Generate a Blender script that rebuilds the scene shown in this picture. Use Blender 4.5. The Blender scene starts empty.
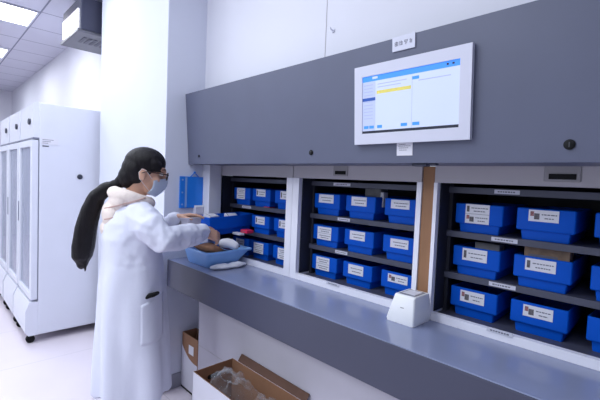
import bpy, bmesh, math, random
from mathutils import Vector, Matrix, noise
from mathutils.bvhtree import BVHTree
random.seed(7)
scn = bpy.context.scene
col = scn.collection
PI = math.pi
V = Vector

# ------------------------------------------------------------------ materials
def lin(c):
    return tuple(((x/255)/12.92 if x/255 <= .04045 else ((x/255+.055)/1.055)**2.4) for x in c)

def mat(name, rgb, rough=.5, metal=0., emit=0., noise_amt=.04, noise_scale=6., bump=0., bump_scale=40., alpha=1., trans=0., coat=0., stretch=None, spec=.5):
    m = bpy.data.materials.new(name); m.use_nodes = True
    nt = m.node_tree; N = nt.nodes; L = nt.links
    b = N['Principled BSDF']; c = lin(rgb)
    b.inputs['Roughness'].default_value = rough; b.inputs['Metallic'].default_value = metal
    b.inputs['Alpha'].default_value = alpha; b.inputs['Transmission Weight'].default_value = trans
    b.inputs['Coat Weight'].default_value = coat
    b.inputs['Specular IOR Level'].default_value = spec
    tc = N.new('ShaderNodeTexCoord'); mp = N.new('ShaderNodeMapping'); L.new(tc.outputs['Object'], mp.inputs['Vector'])
    if stretch: mp.inputs['Scale'].default_value = stretch
    nz = N.new('ShaderNodeTexNoise'); nz.inputs['Scale'].default_value = noise_scale; nz.inputs['Detail'].default_value = 4
    L.new(mp.outputs['Vector'], nz.inputs['Vector'])
    rp = N.new('ShaderNodeValToRGB'); rp.color_ramp.elements[0].position = .3; rp.color_ramp.elements[1].position = .7
    rp.color_ramp.elements[0].color = (*[max(0, x*(1-noise_amt)) for x in c], 1); rp.color_ramp.elements[1].color = (*[min(1, x*(1+noise_amt)) for x in c], 1)
    L.new(nz.outputs['Fac'], rp.inputs['Fac']); L.new(rp.outputs['Color'], b.inputs['Base Color'])
    if emit:
        L.new(rp.outputs['Color'], b.inputs['Emission Color']); b.inputs['Emission Strength'].default_value = emit
    if bump:
        n2 = N.new('ShaderNodeTexNoise'); n2.inputs['Scale'].default_value = bump_scale; n2.inputs['Detail'].default_value = 3
        L.new(mp.outputs['Vector'], n2.inputs['Vector'])
        bp = N.new('ShaderNodeBump'); bp.inputs['Strength'].default_value = bump; bp.inputs['Distance'].default_value = .01
        L.new(n2.outputs['Fac'], bp.inputs['Height']); L.new(bp.outputs['Normal'], b.inputs['Normal'])
    return m

def grid_mat(name, rgb, line, rough, px, py, ox, oy, w, noise_amt=.02):
    """flat colour with thin joint lines every px, py metres (object space)"""
    m = mat(name, rgb, rough, noise_amt=noise_amt, noise_scale=3)
    nt = m.node_tree; N = nt.nodes; L = nt.links; b = N['Principled BSDF']
    src = b.inputs['Base Color'].links[0].from_socket
    tc = N.new('ShaderNodeTexCoord'); sp = N.new('ShaderNodeSeparateXYZ'); L.new(tc.outputs['Object'], sp.inputs[0])
    def M(op, a, v=None):
        n = N.new('ShaderNodeMath'); n.operation = op
        for i, x in enumerate((a, v)):
            if x is None: continue
            if isinstance(x, (int, float)): n.inputs[i].default_value = x
            else: L.new(x, n.inputs[i])
        return n.outputs[0]
    res = None
    for ax, p, o in (('X', px, ox), ('Y', py, oy)):
        f = M('FLOORED_MODULO', M('SUBTRACT', sp.outputs[ax], o-w/2), p)
        l = M('LESS_THAN', f, w)
        res = l if res is None else M('MAXIMUM', res, l)
    mx = N.new('ShaderNodeMix'); mx.data_type = 'RGBA'
    L.new(res, mx.inputs[0]); L.new(src, mx.inputs[6]); mx.inputs[7].default_value = (*lin(line), 1)
    L.new(mx.outputs[2], b.inputs['Base Color'])
    return m

def film_mat(name, rgb, mixf=.35, rough=.12):
    m = bpy.data.materials.new(name); m.use_nodes = True
    nt = m.node_tree; N = nt.nodes; L = nt.links
    out = N['Material Output']; b = N['Principled BSDF']
    b.inputs['Base Color'].default_value = (*lin(rgb), 1); b.inputs['Roughness'].default_value = rough
    tr = N.new('ShaderNodeBsdfTransparent'); mx = N.new('ShaderNodeMixShader')
    lw = N.new('ShaderNodeLayerWeight'); lw.inputs['Blend'].default_value = mixf
    ad = N.new('ShaderNodeMath'); ad.operation = 'MULTIPLY_ADD'; ad.inputs[1].default_value = .6; ad.inputs[2].default_value = mixf*.6
    ad.use_clamp = True
    L.new(lw.outputs['Facing'], ad.inputs[0]); L.new(ad.outputs[0], mx.inputs[0])
    L.new(tr.outputs[0], mx.inputs[1]); L.new(b.outputs[0], mx.inputs[2]); L.new(mx.outputs[0], out.inputs['Surface'])
    return m

M_ = dict(
    wall=mat('wall_paint', (222, 222, 232), .65, noise_amt=.015, noise_scale=2),
    wall_grey=mat('wall_paint_grey', (118, 122, 134), .7, noise_amt=.015, noise_scale=2),
    column=mat('column_paint', (214, 217, 232), .6, noise_amt=.015, noise_scale=2),
    base_panel=mat('white_panel', (196, 192, 204), .55, noise_amt=.015),
    ceiling=grid_mat('ceiling_tiles', (200, 200, 214), (128, 130, 150), .8, .6, .6, -4.895, .905, .016),
    floor=grid_mat('floor_tiles', (222, 213, 222), (200, 194, 202), .28, .8, .8, -2.62, .35, .006),
    skirting=mat('grey_skirting', (150, 150, 162), .5),
    hood=mat('grey_sheet', (91, 95, 117), .42, noise_amt=.03, metal=.0),
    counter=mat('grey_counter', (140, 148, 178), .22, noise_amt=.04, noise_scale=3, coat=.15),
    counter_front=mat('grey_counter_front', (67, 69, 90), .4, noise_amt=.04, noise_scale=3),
    frame=mat('white_enamel', (238, 237, 248), .4, noise_amt=.01),
    header=mat('white_enamel_shaded', (180, 175, 182), .45, noise_amt=.01),  # darker copy of the frame enamel, shade under the hood put into colour
    shelf=mat('dark_grey_steel', (74, 76, 94), .45, noise_amt=.05),
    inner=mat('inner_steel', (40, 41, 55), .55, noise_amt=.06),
    bin=mat('blue_plastic', (4, 84, 196), .42, noise_amt=.05, noise_scale=9, spec=.15),
    paper=mat('label_paper', (222, 221, 230), .6, noise_amt=.02),
    ink=mat('grey_ink', (112, 112, 128), .7),
    icon_grey=mat('icon_grey', (96, 92, 98), .7, noise_amt=.5, noise_scale=160),
    icon_red=mat('icon_red', (150, 100, 104), .7, noise_amt=.6, noise_scale=160),
    tag=mat('shelf_tag', (206, 206, 220), .55, noise_amt=.03),
    black=mat('black_plastic', (14, 14, 17), .55, spec=.2),
    darkgrey=mat('dark_grey_plastic', (60, 60, 68), .4),
    handle_grey=mat('handle_grey', (150, 147, 152), .4),
    bezel=mat('monitor_bezel', (212, 213, 228), .4, noise_amt=.01),
    wood=mat('brown_board', (150, 108, 76), .6, noise_amt=.12, noise_scale=5, stretch=(6, 6, 1)),
    cardboard=mat('cardboard', (146, 106, 80), .75, noise_amt=.07, noise_scale=14),
    cardboard_dark=mat('cardboard_inside', (96, 68, 56), .8, noise_amt=.07, noise_scale=14),
    carton_white=mat('carton_white', (216, 214, 226), .55, noise_amt=.02),
    film=film_mat('clear_film', (226, 228, 238), .10, .06),
    white_plastic=mat('white_plastic', (250, 250, 252), .3, noise_amt=.01),
    glass_dark=mat('scanner_glass', (150, 152, 162), .08, noise_amt=.1),
    basket=mat('light_blue_plastic', (146, 194, 255), .4, noise_amt=.04),
    folder=mat('blue_folder', (34, 126, 226), .35, noise_amt=.05),
    folder_light=mat('folder_strip', (140, 172, 226), .4),
    pack_brown=mat('brown_pack', (160, 118, 88), .6, noise_amt=.2, noise_scale=30),
    pack_grey=mat('grey_pack', (140, 138, 146), .55, noise_amt=.15, noise_scale=30),
    pack_tan=mat('tan_pack', (136, 112, 96), .6, noise_amt=.3, noise_scale=25),
    pack_purple=mat('purple_pack', (120, 84, 128), .5, noise_amt=.2),
    tissue=mat('white_tissue', (232, 232, 240), .8, bump=.3, bump_scale=25),
    red=mat('red_pack', (214, 40, 84), .45),
    fridge=mat('fridge_white', (222, 224, 236), .35, noise_amt=.01),
    fridge_trim=mat('fridge_grey', (120, 124, 144), .4),
    fridge_in=mat('fridge_inside', (176, 180, 196), .5),
    glass=film_mat('door_glass', (176, 184, 208), .3, .05),
    logo=mat('dark_logo', (46, 50, 66), .4),
    casing=mat('dark_casing', (52, 54, 74), .45),
    casing_low=mat('grey_casing', (92, 92, 102), .45, noise_amt=.06, noise_scale=5),
    lamp=mat('lamp_diffuser', (250, 250, 255), .5, emit=7, noise_amt=0),
    reflection_glow=mat('painted_reflection', (250, 250, 255), .5, emit=3, noise_amt=0),
    lampframe=mat('lamp_frame', (205, 206, 218), .5),
    skin=mat('skin', (212, 166, 142), .5, noise_amt=.06, noise_scale=18, bump=.05, bump_scale=120),
    coat=mat('coat_cotton', (226, 228, 244), .75, noise_amt=.015, noise_scale=10, bump=.12, bump_scale=22),
    hoodie=mat('cream_fleece', (240, 226, 218), .85, noise_amt=.03, bump=.4, bump_scale=90),
    seam=mat('pink_seam', (206, 172, 162), .8),
    hair=mat('black_hair', (15, 10, 16), .5, noise_amt=.5, noise_scale=30, stretch=(9, 9, .8), bump=.35, bump_scale=30, spec=.28),
    trousers=mat('slate_trousers', (84, 92, 112), .8, noise_amt=.08, noise_scale=30),
    shoe=mat('shoe', (228, 228, 232), .6),
    mask=mat('mask_blue', (192, 203, 222), .7, noise_amt=.03, bump=.1, bump_scale=50),
    spectacle=mat('brown_frame', (58, 36, 30), .3),
    lens=film_mat('lens', (200, 205, 215), .1, .03),
    eye_white=mat('eye', (220, 218, 214), .3), iris=mat('iris', (30, 20, 16), .3),
    lip=mat('lip', (170, 98, 92), .5),
    ui_bg=mat('screen_page', (190, 200, 226), .4, emit=.36, noise_amt=.01),
    ui_blue=mat('screen_blue', (56, 136, 236), .4, emit=.45, noise_amt=.02),
    ui_side=mat('screen_side', (176, 186, 220), .4, emit=.32, noise_amt=.02),
    ui_dark=mat('screen_dark', (30, 34, 52), .4, emit=.1),
    ui_navy=mat('screen_navy', (30, 76, 160), .4, emit=.3),
    ui_yellow=mat('screen_yellow', (206, 194, 96), .4, emit=.35, noise_amt=.1, noise_scale=120),
    ui_grey=mat('screen_grey', (160, 168, 206), .4, emit=.3),
)

# ------------------------------------------------------------------ mesh building
def rrect(w, d, r, n=4):
    """rounded rectangle outline, counter-clockwise, centred"""
    r = max(1e-4, min(r, w/2-1e-4, d/2-1e-4)); P = []
    for cx, cy, a0 in ((w/2-r, d/2-r, 0), (-w/2+r, d/2-r, 90), (-w/2+r, -d/2+r, 180), (w/2-r, -d/2+r, 270)):
        for k in range(n+1):
            a = math.radians(a0+90*k/n); P.append((cx+r*math.cos(a), cy+r*math.sin(a)))
    return P

class MB:
    def __init__(s, off=(0, 0, 0)):
        s.bm = bmesh.new(); s.off = V(off); s.mi = 0; s.mats = []
    def use(s, m):
        if m not in s.mats: s.mats.append(m)
        s.mi = s.mats.index(m); return s
    def _tag(s, fs):
        for f in fs: f.material_index = s.mi
    def box(s, x0, x1, y0, y1, z0, z1, bev=0., seg=2):
        vs = [s.bm.verts.new(V((x, y, z))-s.off) for x in (x0, x1) for y in (y0, y1) for z in (z0, z1)]
        q = [(0, 1, 3, 2), (4, 6, 7, 5), (0, 4, 5, 1), (2, 3, 7, 6), (0, 2, 6, 4), (1, 5, 7, 3)]
        fs = [s.bm.faces.new([vs[i] for i in f]) for f in q]; s._tag(fs)
        if bev:
            es = list({e for f in fs for e in f.edges})
            r = bmesh.ops.bevel(s.bm, geom=es, offset=bev, segments=seg, affect='EDGES', profile=.5)
            s._tag(r['faces'])
        return s
    def poly(s, pts, depth=None):
        """face through pts; depth: extrude vector"""
        a = [s.bm.verts.new(V(p)-s.off) for p in pts]; fs = [s.bm.faces.new(a)]
        if depth is not None:
            b = [s.bm.verts.new(V(p)+V(depth)-s.off) for p in pts]
            fs.append(s.bm.faces.new(list(reversed(b))))
            for i in range(len(a)):
                j = (i+1) % len(a); fs.append(s.bm.faces.new([a[j], a[i], b[i], b[j]]))
        s._tag(fs); return s
    def loft(s, rings, cap0=True, cap1=True, closed=True):
        R = [[s.bm.verts.new(V(p)-s.off) for p in r] for r in rings]; fs = []
        n = len(R[0])
        for a, b in zip(R, R[1:]):
            for i in range(n if closed else n-1):
                j = (i+1) % n; fs.append(s.bm.faces.new([a[i], a[j], b[j], b[i]]))
        if cap0: fs.append(s.bm.faces.new(list(reversed(R[0]))))
        if cap1: fs.append(s.bm.faces.new(R[-1]))
        s._tag(fs); return s
    def tube(s, pts, rad, n=10, sq=None, ends=True):
        """tube through pts with radii; sq: list of (normal scale) flattening along the frame's second axis"""
        pts = [V(p) for p in pts]
        rad = [rad]*len(pts) if isinstance(rad, (int, float)) else list(rad)
        sqs = [1]*len(pts) if sq is None else list(sq)
        tang = []
        for i in range(len(pts)):
            a = pts[max(0, i-1)]; b = pts[min(len(pts)-1, i+1)]; tang.append((b-a).normalized())
        up = V((0, 0, 1)) if abs(tang[0].z) < .9 else V((0, 1, 0))
        rings = []
        u = (up-tang[0]*up.dot(tang[0])).normalized()
        for i, p in enumerate(pts):
            u = (u-tang[i]*u.dot(tang[i])).normalized(); w = tang[i].cross(u)
            rings.append((p, u.copy(), w, rad[i], sqs[i], tang[i]))
        out = []
        def ring(p, u, w, r, q): return [p+w*(r*math.cos(2*PI*k/n))+u*(r*q*math.sin(2*PI*k/n)) for k in range(n)]
        if ends:
            p, u, w, r, q, t = rings[0]
            for a in (75, 50, 25): out.append(ring(p-t*r*math.sin(math.radians(a)), u, w, r*math.cos(math.radians(a)), q))
        for p, u, w, r, q, t in rings: out.append(ring(p, u, w, r, q))
        if ends:
            p, u, w, r, q, t = rings[-1]
            for a in (25, 50, 75): out.append(ring(p+t*r*math.sin(math.radians(a)), u, w, r*math.cos(math.radians(a)), q))
        return s.loft(out)
    def ell(s, c, r, rot=None, n=20, m=12):
        rot = rot or Matrix.Identity(3); c = V(c); rings = []
        for i in range(1, m):
            a = PI*i/m-PI/2
            rings.append([c+rot @ V((r[0]*math.cos(a)*math.cos(2*PI*k/n), r[1]*math.cos(a)*math.sin(2*PI*k/n), r[2]*math.sin(a))) for k in range(n)])
        return s.loft(rings)
    def disc(s, c, axis, r, h, n=24, r2=None):
        c = V(c); ax = V(axis).normalized(); u = ax.orthogonal().normalized(); w = ax.cross(u)
        r2 = r if r2 is None else r2
        f = lambda p, rr: [p+(u*math.cos(2*PI*k/n)+w*math.sin(2*PI*k/n))*rr for k in range(n)]
        return s.loft([f(c, r), f(c+ax*h*.7, r), f(c+ax*h, r2)])
    def build(s, name, m=None, parent=None, smooth=None, loc=None):
        bmesh.ops.recalc_face_normals(s.bm, faces=s.bm.faces)
        me = bpy.data.meshes.new(name); s.bm.to_mesh(me); s.bm.free()
        o = bpy.data.objects.new(name, me); col.objects.link(o)
        for x in (s.mats or [m]): me.materials.append(x)
        if parent: o.parent = parent
        if loc is not None: o.location = loc
        if smooth is not None:
            sm(me, smooth)
        return o

def sm(me, ang):
    me.polygons.foreach_set('use_smooth', [True]*len(me.polygons))
    if ang < 179:
        bm = bmesh.new(); bm.from_mesh(me)
        for e in bm.edges:
            if len(e.link_faces) == 2 and e.calc_face_angle(0) > math.radians(ang): e.smooth = False
        bm.to_mesh(me); bm.free()

def vox(mb, name, m, size, parent=None, smooth_it=4, fn=None):
    """melt the closed pieces in mb into one continuous surface"""
    tmp = mb.build(name+'_source', m)
    md = tmp.modifiers.new('r', 'REMESH'); md.mode = 'VOXEL'; md.voxel_size = size
    if smooth_it:
        s2 = tmp.modifiers.new('s', 'SMOOTH'); s2.iterations = smooth_it; s2.factor = .5
    dg = bpy.context.evaluated_depsgraph_get(); dg.update()
    me = bpy.data.meshes.new_from_object(tmp.evaluated_get(dg))
    me.name = name
    bpy.data.objects.remove(tmp)
    if fn:
        me.update()
        nr = [v.normal.copy() for v in me.vertices]
        for v, n in zip(me.vertices, nr): v.co = v.co+n*fn(v.co, n)
    me.materials.clear(); me.materials.append(m)
    me.polygons.foreach_set('use_smooth', [True]*len(me.polygons)); me.update()
    o = bpy.data.objects.new(name, me); col.objects.link(o)
    if parent: o.parent = parent
    return o

def tag(o, label=None, cat=None, group=None, kind=None):
    if label: o['label'] = label
    if cat: o['category'] = cat
    if group: o['group'] = group
    if kind: o['kind'] = kind
    return o

def thing(name, label, cat, loc=(0, 0, 0), group=None, rz=0):
    o = bpy.data.objects.new(name, None); col.objects.link(o); o.location = loc; o.rotation_euler.z = rz
    o.empty_display_size = .05
    return tag(o, label, cat, group)

def struct(name, mb, m):
    return tag(mb.build(name, m), kind='structure')

# ------------------------------------------------------------------ the room
CEIL = 3.09
struct('floor', MB().box(-10.6, 1.6, -3.0, 2.3, -.1, 0), M_['floor'])
struct('ceiling', MB().box(-10.6, 1.6, -3.0, 2.3, CEIL, CEIL+.1), M_['ceiling'])
struct('wall_left', MB().box(-10.55, -10.4, -3.0, 1.41, 0, CEIL), M_['wall'])
struct('wall_back', MB().box(-10.4, -3.7, 1.41, 1.56, 0, CEIL), M_['wall'])
struct('wall_column', MB().box(-3.72, -2.43, 1.135, 1.56, 0, CEIL, .004), M_['column'])
struct('wall_right_added', MB().box(1.6, 1.75, -3.0, 1.56, 0, CEIL), M_['wall_grey'])  # unseen wall, added and greyed to keep light off the bins' sides
struct('wall_above', MB().box(-2.43, 1.6, 1.41, 1.56, 1.975, CEIL), M_['wall'])
struct('wall_recess', MB().box(-2.43, -2.335, 1.41, 1.503, 0, 1.533), M_['wall'])
struct('wall_below', MB().box(-2.18, 1.6, 1.27, 1.4, 0, .717, .003), M_['base_panel'])
struct('wall_niche', MB().box(-2.335, -2.2, 1.41, 1.503, 0, .717), M_['base_panel'])
b = MB(); b.box(-2.43, -2.42, 1.135, 1.41, 0, .1, .003); b.box(-3.72, -2.42, 1.125, 1.135, 0, .1, .003)
struct('baseboard_column', b, M_['skirting'])
struct('trim_1', MB().box(-2.18, 1.6, 1.2685, 1.27, .375, .378), M_['header'])

struct('trim_2', MB().box(-1.316, -1.312, 1.4085, 1.41, 1.99, CEIL), M_['header'])
t = thing('wall_hook', 'tiny white hook on the wall above the grey hood', 'hook', (-1.266, 1.41, 2.168))
MB().disc((0, -.0005, 0), (0, -1, 0), .009, .005, 16).build('hook_plate', M_['bezel'], t, 40)
MB().tube([(0, -.005, .002), (0, -.018, .001), (0, -.022, .009)], .003, 8).build('peg', M_['bezel'], t, 60)

# ceiling lights the photo shows, and the lamps of the rest of the room
def ceiling_light(x0, x1, y0, y1, label):
    t = thing('ceiling_light', label, 'ceiling light', ((x0+x1)/2, (y0+y1)/2, CEIL))
    f = MB((*t.location,))
    w = .018
    for a in ((x0, x1, y0, y0+w), (x0, x1, y1-w, y1), (x0, x0+w, y0+w, y1-w), (x1-w, x1, y0+w, y1-w)):
        f.box(*a, CEIL-.012, CEIL-.0005)
    f.build('frame', M_['lampframe'], t)
    MB((*t.location,)).box(x0+w, x1-w, y0+w, y1-w, CEIL-.008, CEIL-.0005).build('diffuser', M_['lamp'], t)
ceiling_light(-5.485, -4.905, -.30, .895, 'square white ceiling light panel nearest the dark hanging box')
ceiling_light(-7.33, -6.75, -.30, .885, 'white ceiling light panel farther off, toward the far end wall')

def area(name, loc, sx, sy, power, color=(.93, .95, 1), rot=(0, 0, 0)):
    l = bpy.data.lights.new(name, 'AREA'); l.shape = 'RECTANGLE'; l.size = sx; l.size_y = sy; l.energy = power*.54; l.color = color
    o = bpy.data.objects.new(name, l); col.objects.link(o); o.location = loc; o.rotation_euler = rot; return o
LC = (.86, .93, 1.0)
for i, (x, y, p) in enumerate([(-3.4, .25, 38), (-1.6, .0, 42), (0.1, -.2, 16), (-5.2, -1.5, 36), (-3.4, -1.6, 44), (-1.6, -1.8, 50), (.2, -1.9, 10), (-1.5, -2.7, 46), (-3.4, -2.7, 46), (-8.6, .3, 36), (-5.2, .3, 20), (-7.0, .3, 20)]):
    area('ceiling_lamp', (x, y, CEIL-.03), .6, 1.1, p, LC)

# ------------------------------------------------------------------ fridges
def fridge(xr, label, port):
    W, yf, yb, H = .575, .70, 1.36, 2.0
    x0 = xr-W
    t = thing('laboratory_fridge', label, 'fridge', (xr-W/2, (yf+yb)/2, 0), 'tall white fridges along the wall')
    O = (*t.location,)
    mk = lambda: MB(O)
    c = mk()
    th = .045
    z0 = .07
    c.box(x0, x0+th, yf, yb, z0, H, .006); c.box(xr-th, xr, yf, yb, z0, H, .006)
    c.box(x0+th, xr-th, yb-th, yb, z0, H); c.box(x0+th, xr-th, yf, yb-th, 1.72, H); c.box(x0+th, xr-th, yf, yb-th, z0, .36)
    c.build('cabinet_body', M_['fridge'], t)
    # slanted header panel above the door
    h = mk()
    h.loft([[(x, .66, 1.715), (x, .70, 1.715), (x, .70, 2.003), (x, .682, 2.006), (x, .655, 1.985)] for x in (x0+.004, xr-.004)])
    hp = h.build('header_panel', M_['fridge'], t, 30)
    lg = mk(); cx = (x0+xr)/2
    lg.loft([[(cx+.15+.036*math.cos(2*PI*k/20), y, 1.85+.026*math.sin(2*PI*k/20)) for k in range(20)] for y in (.657, .645)])
    lg.build('badge', M_['logo'], hp).matrix_parent_inverse = Matrix()
    mk().box(x0+.004, xr-.004, .655, .70, 1.70, 1.714).build('header_strip', M_['fridge_trim'], t)
    # glazed door
    d = mk(); fw = .055; dz0, dz1 = .37, 1.695
    d.box(x0+.004, x0+fw, .646, .695, dz0, dz1, .006); d.box(xr-fw, xr-.004, .646, .695, dz0, dz1, .006)
    d.box(x0+fw, xr-fw, .646, .695, dz1-fw, dz1, .004); d.box(x0+fw, xr-fw, .646, .695, dz0, dz0+fw, .004)
    dr = d.build('door', M_['fridge'], t)
    mk().box(x0+fw, xr-fw, .662, .672, dz0+fw, dz1-fw).build('glass', M_['glass'], dr)
    g = mk()
    for x in (x0+.012, xr-.012): g.box(x-.008, x+.008, .695, .70, dz0, dz1)
    g.box(xr-.06, xr-.003, .695, .70, dz0-.008, dz0+.004)
    g.build('door_gasket', M_['fridge_trim'], t)
    mk().box(x0+.012, x0+.030, .640, .647, .98, 1.16, .002).build('grip', M_['fridge_trim'], dr)
    for z in (.62, .86, 1.1, 1.34):
        s = mk()
        s.box(x0+th, xr-th, .735, .748, z, z+.014)
        s.box(x0+th, xr-th, 1.25, 1.262, z, z+.014)
        for k in range(15):
            x = x0+th+.02+(W-2*th-.04)*k/14; s.box(x-.003, x+.003, .74, 1.26, z+.004, z+.010)
        s.build('shelf', M_['fridge_trim'], t)
    # rounded kick panel
    k = mk()
    k.loft([[(x, .70, .07), (x, .635, .07), (x, .612, .10), (x, .612, .28), (x, .640, .352), (x, .70, .352)] for x in (x0+.002, xr-.002)])
    k.build('kick_panel', M_['fridge'], t, 30)
    for x in (x0+.08, xr-.05):
        for y in (.655, 1.28):
            cs = mk(); cs.disc((x-.014, y, .032), (1, 0, 0), .032, .028, 20); cs.box(x-.02, x+.02, y-.018, y+.018, .06, .075)
            cs.build('caster', M_['black'], t, 40)
    if port:
        mk().disc((xr-.001, 1.0, 1.405), (1, 0, 0), .022, .012, 24, .017).build('port_cap', M_['logo'], t, 40)
        st = mk().use(M_['paper']).box(xr+.0005, xr+.0015, .712, .835, 1.665, 1.715)
        st.use(M_['ink'])
        for j in range(3): st.box(xr+.0015, xr+.002, .72, .80-.02*j, 1.70-.014*j, 1.704-.014*j)
        st.build('sticker', None, t)
        mk().box(xr+.0005, xr+.0015, .72, .765, 1.645, 1.654).build('sticker', M_['logo'], t)
    return t
fridge(-3.80, 'tall white glass-door fridge showing its whole side panel with round dark port cap', True)
fridge(-4.41, 'white glass-door fridge second in the row, between the nearer one and the farther one', False)
fridge(-5.03, 'white glass-door fridge third in the row, farthest one seen', False)

# ------------------------------------------------------------------ hanging box by the column
t = thing('hanging_box', 'dark grey box hung under the ceiling beside the column, with a painted white reflection', 'hanging sign', (-4.07, 1.2, 2.65))
O = (*t.location,)
bx0, bx1, by0, by1, bz0 = -4.36, -3.785, .965, 1.395, 2.65
MB(O).box(bx0+.01, bx1, by0+.02, by1, bz0+.012, 2.95, .006).build('casing', M_['casing'], t)
MB(O).box(bx0, bx1, by0, by1, bz0, bz0+.03, .006).build('bottom_tray', M_['casing_low'], t)
v = MB(O)
for k in range(5): v.box(bx1-.32, bx1-.14, 1.05+.045*k, 1.075+.045*k, bz0-.004, bz0)
v.build('vent', M_['casing'], t)
MB(O).box(bx0+.03, bx1-.05, by0+.012, by0+.0195, bz0+.05, 2.855).build('painted_reflection', M_['reflection_glow'], t)  # emissive patch standing in for a reflection on the casing
for x in (bx0+.1, bx1-.1):
    MB(O).tube([(x, 1.2, 2.945), (x, 1.2, CEIL-.001)], .012, 8, ends=False).build('rod', M_['casing'], t)

# ------------------------------------------------------------------ the storage unit
XR = 1.2
def hood_y(z): return 1.265+(1.993-z)/(1.993-1.533)*.035
t = thing('cabinet_hood', 'long dark grey sheet-metal hood above the blue bins', 'hood', (-.6, 1.4, 1.533))
h = MB((*t.location,))
h.loft([[(x, 1.265, 1.993), (x, 1.300, 1.533), (x, 1.502, 1.533), (x, 1.502, 1.56), (x, 1.409, 1.60), (x, 1.409, 1.993)] for x in (-2.428, XR)])
h.build('hood_shell', M_['hood'], t)
for x, z, r in ((-2.283, 1.584, .008), (-1.268, 1.583, .012), (-.264, 1.582, .0145)):
    y = hood_y(z)
    l = MB((*t.location,)); l.disc((x, y+.001, z), (0, -1, .07), r, .006, 20, r*.8)
    lk = l.build('lock', M_['black'], t, 40)
    MB((*t.location,)).box(x-.0015, x+.0015, y-.0065, y-.005, z-r*.5, z+r*.5).build('keyhole', M_['darkgrey'], lk)
c = MB((*t.location,)); c.box(-.76, -.70, 1.315, 1.345, 1.522, 1.5335, .003); c.box(-.70, -.665, 1.32, 1.34, 1.526, 1.5335, .003)
c.build('latch', M_['casing'], t)

t = thing('worktop', 'long dark grey worktop running in front of the blue bins', 'worktop', (-.6, 1.33, .718))
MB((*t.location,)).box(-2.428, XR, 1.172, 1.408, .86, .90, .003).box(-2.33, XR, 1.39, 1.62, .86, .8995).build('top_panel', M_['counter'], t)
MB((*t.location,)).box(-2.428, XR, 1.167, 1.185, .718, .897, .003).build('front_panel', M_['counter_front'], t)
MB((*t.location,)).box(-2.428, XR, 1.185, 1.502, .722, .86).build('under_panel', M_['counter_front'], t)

SHELF_TOPS = (1.268, 1.092, .921)          # top, middle, bottom
def tag_mesh(x0, x1, y, z0, z1, O):
    m = MB(O).use(M_['tag']).box(x0, x1, y-.002, y, z0, z1)
    m.use(M_['ink'])
    w = x1-x0; zc = (z0+z1)/2
    x = x0+w*.14
    while x < x1-w*.2:
        l = random.uniform(.04, .1)*w; m.box(x, x+l, y-.0024, y-.002, zc-.0025, zc+.0025); x += l+.03*w
    return m

def cabinet(x0, x1, name_label, tags, handle, left_post, right_post, handle_x):
    """opening x0..x1 at y 1.504, z .93-1.465"""
    t = thing('shelf_cabinet', name_label, 'cabinet', ((x0+x1)/2, 1.504, .90), 'white framed shelf cabinets in the wall')
    O = (*t.location,)
    f = MB(O)
    a, b_ = x0-left_post, x1+right_post
    f.box(a, x0, 1.504, 1.62, .90, 1.466); f.box(x1, b_, 1.504, 1.62, .90, 1.466)
    f.box(x0, x1, 1.5045, 1.53, .90, .932)
    f.build('frame', M_['frame'], t)
    hd = MB(O).box(a+.0015, b_-.0015, 1.504, 1.53, 1.466, 1.56, .002).build('header', M_['header'], t)
    if handle:
        xa, xb = handle_x
        p = MB(O); p.box(xa, xb, 1.500, 1.504, 1.482, 1.537, .003); p.build('handle', M_['handle_grey'], t)
        w = xb-xa
        s = MB(O); s.box(xa+w*.14, xb-w*.12, 1.4975, 1.4995, 1.490, 1.508, .0012); s.build('handle_slot', M_['black'], t)
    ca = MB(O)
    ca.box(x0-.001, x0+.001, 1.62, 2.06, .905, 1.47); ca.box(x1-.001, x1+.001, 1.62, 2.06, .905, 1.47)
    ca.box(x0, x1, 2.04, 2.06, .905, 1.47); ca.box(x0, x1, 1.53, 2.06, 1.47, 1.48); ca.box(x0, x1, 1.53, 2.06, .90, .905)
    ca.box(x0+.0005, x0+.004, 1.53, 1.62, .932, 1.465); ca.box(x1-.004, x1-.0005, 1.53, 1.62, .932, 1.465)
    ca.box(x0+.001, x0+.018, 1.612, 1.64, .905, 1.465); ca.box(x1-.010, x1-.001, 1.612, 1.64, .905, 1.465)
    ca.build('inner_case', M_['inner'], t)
    for i, zt in enumerate((1.452,)+SHELF_TOPS):
        s = MB(O)
        if i < 3: s.box(x0+.002, x1-.002, 1.61, 2.04, zt-.004, zt, 0); s.box(x0+.002, x1-.002, 1.60, 1.612, zt-.025, zt, .001)
        else: s.box(x0+.002, x1-.002, 1.56, 2.04, zt-.014, zt)
        sh = s.build('shelf', M_['shelf'], t)
        tg = tags[i]
        if tg:
            if i < 3: tag_mesh(tg[0], tg[1], 1.5995, zt-.020, zt-.004, O).build('shelf_tag', None, sh)
            else: tag_mesh(tg[0], tg[1], 1.5035, .924, .940, O).build('shelf_tag', None, sh)
    return t
cabinet(-2.368, -1.657, 'white framed shelf cabinet in the wall where the woman is working', [None, (-2.21, -2.11), None, None], False, .0, .0495, None)
cabinet(-1.556, -.839, 'white framed shelf cabinet between the woman and the brown board', [(-1.385, -1.27), (-1.345, -1.262), (-1.352, -1.268), (-1.32, -1.235)], True, .0495, .0225, (-1.306, -1.213))
cabinet(-.747, -.03, 'white framed shelf cabinet beside the brown board, on the side away from the woman', [(-.560, -.470), (-.560, -.466), (-.558, -.462), (-.522, -.433)], True, .0155, .10, (-.372, -.268))
# blank end of the unit
t = tag(MB((.6, 1.6, .9)).box(.073, XR, 1.504, 1.60, .90, 1.56, .003).build('blank_panel', M_['frame'], None, None, (.6, 1.6, .9)), 'plain white panel closing the far end of the bin wall', 'panel')
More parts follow.
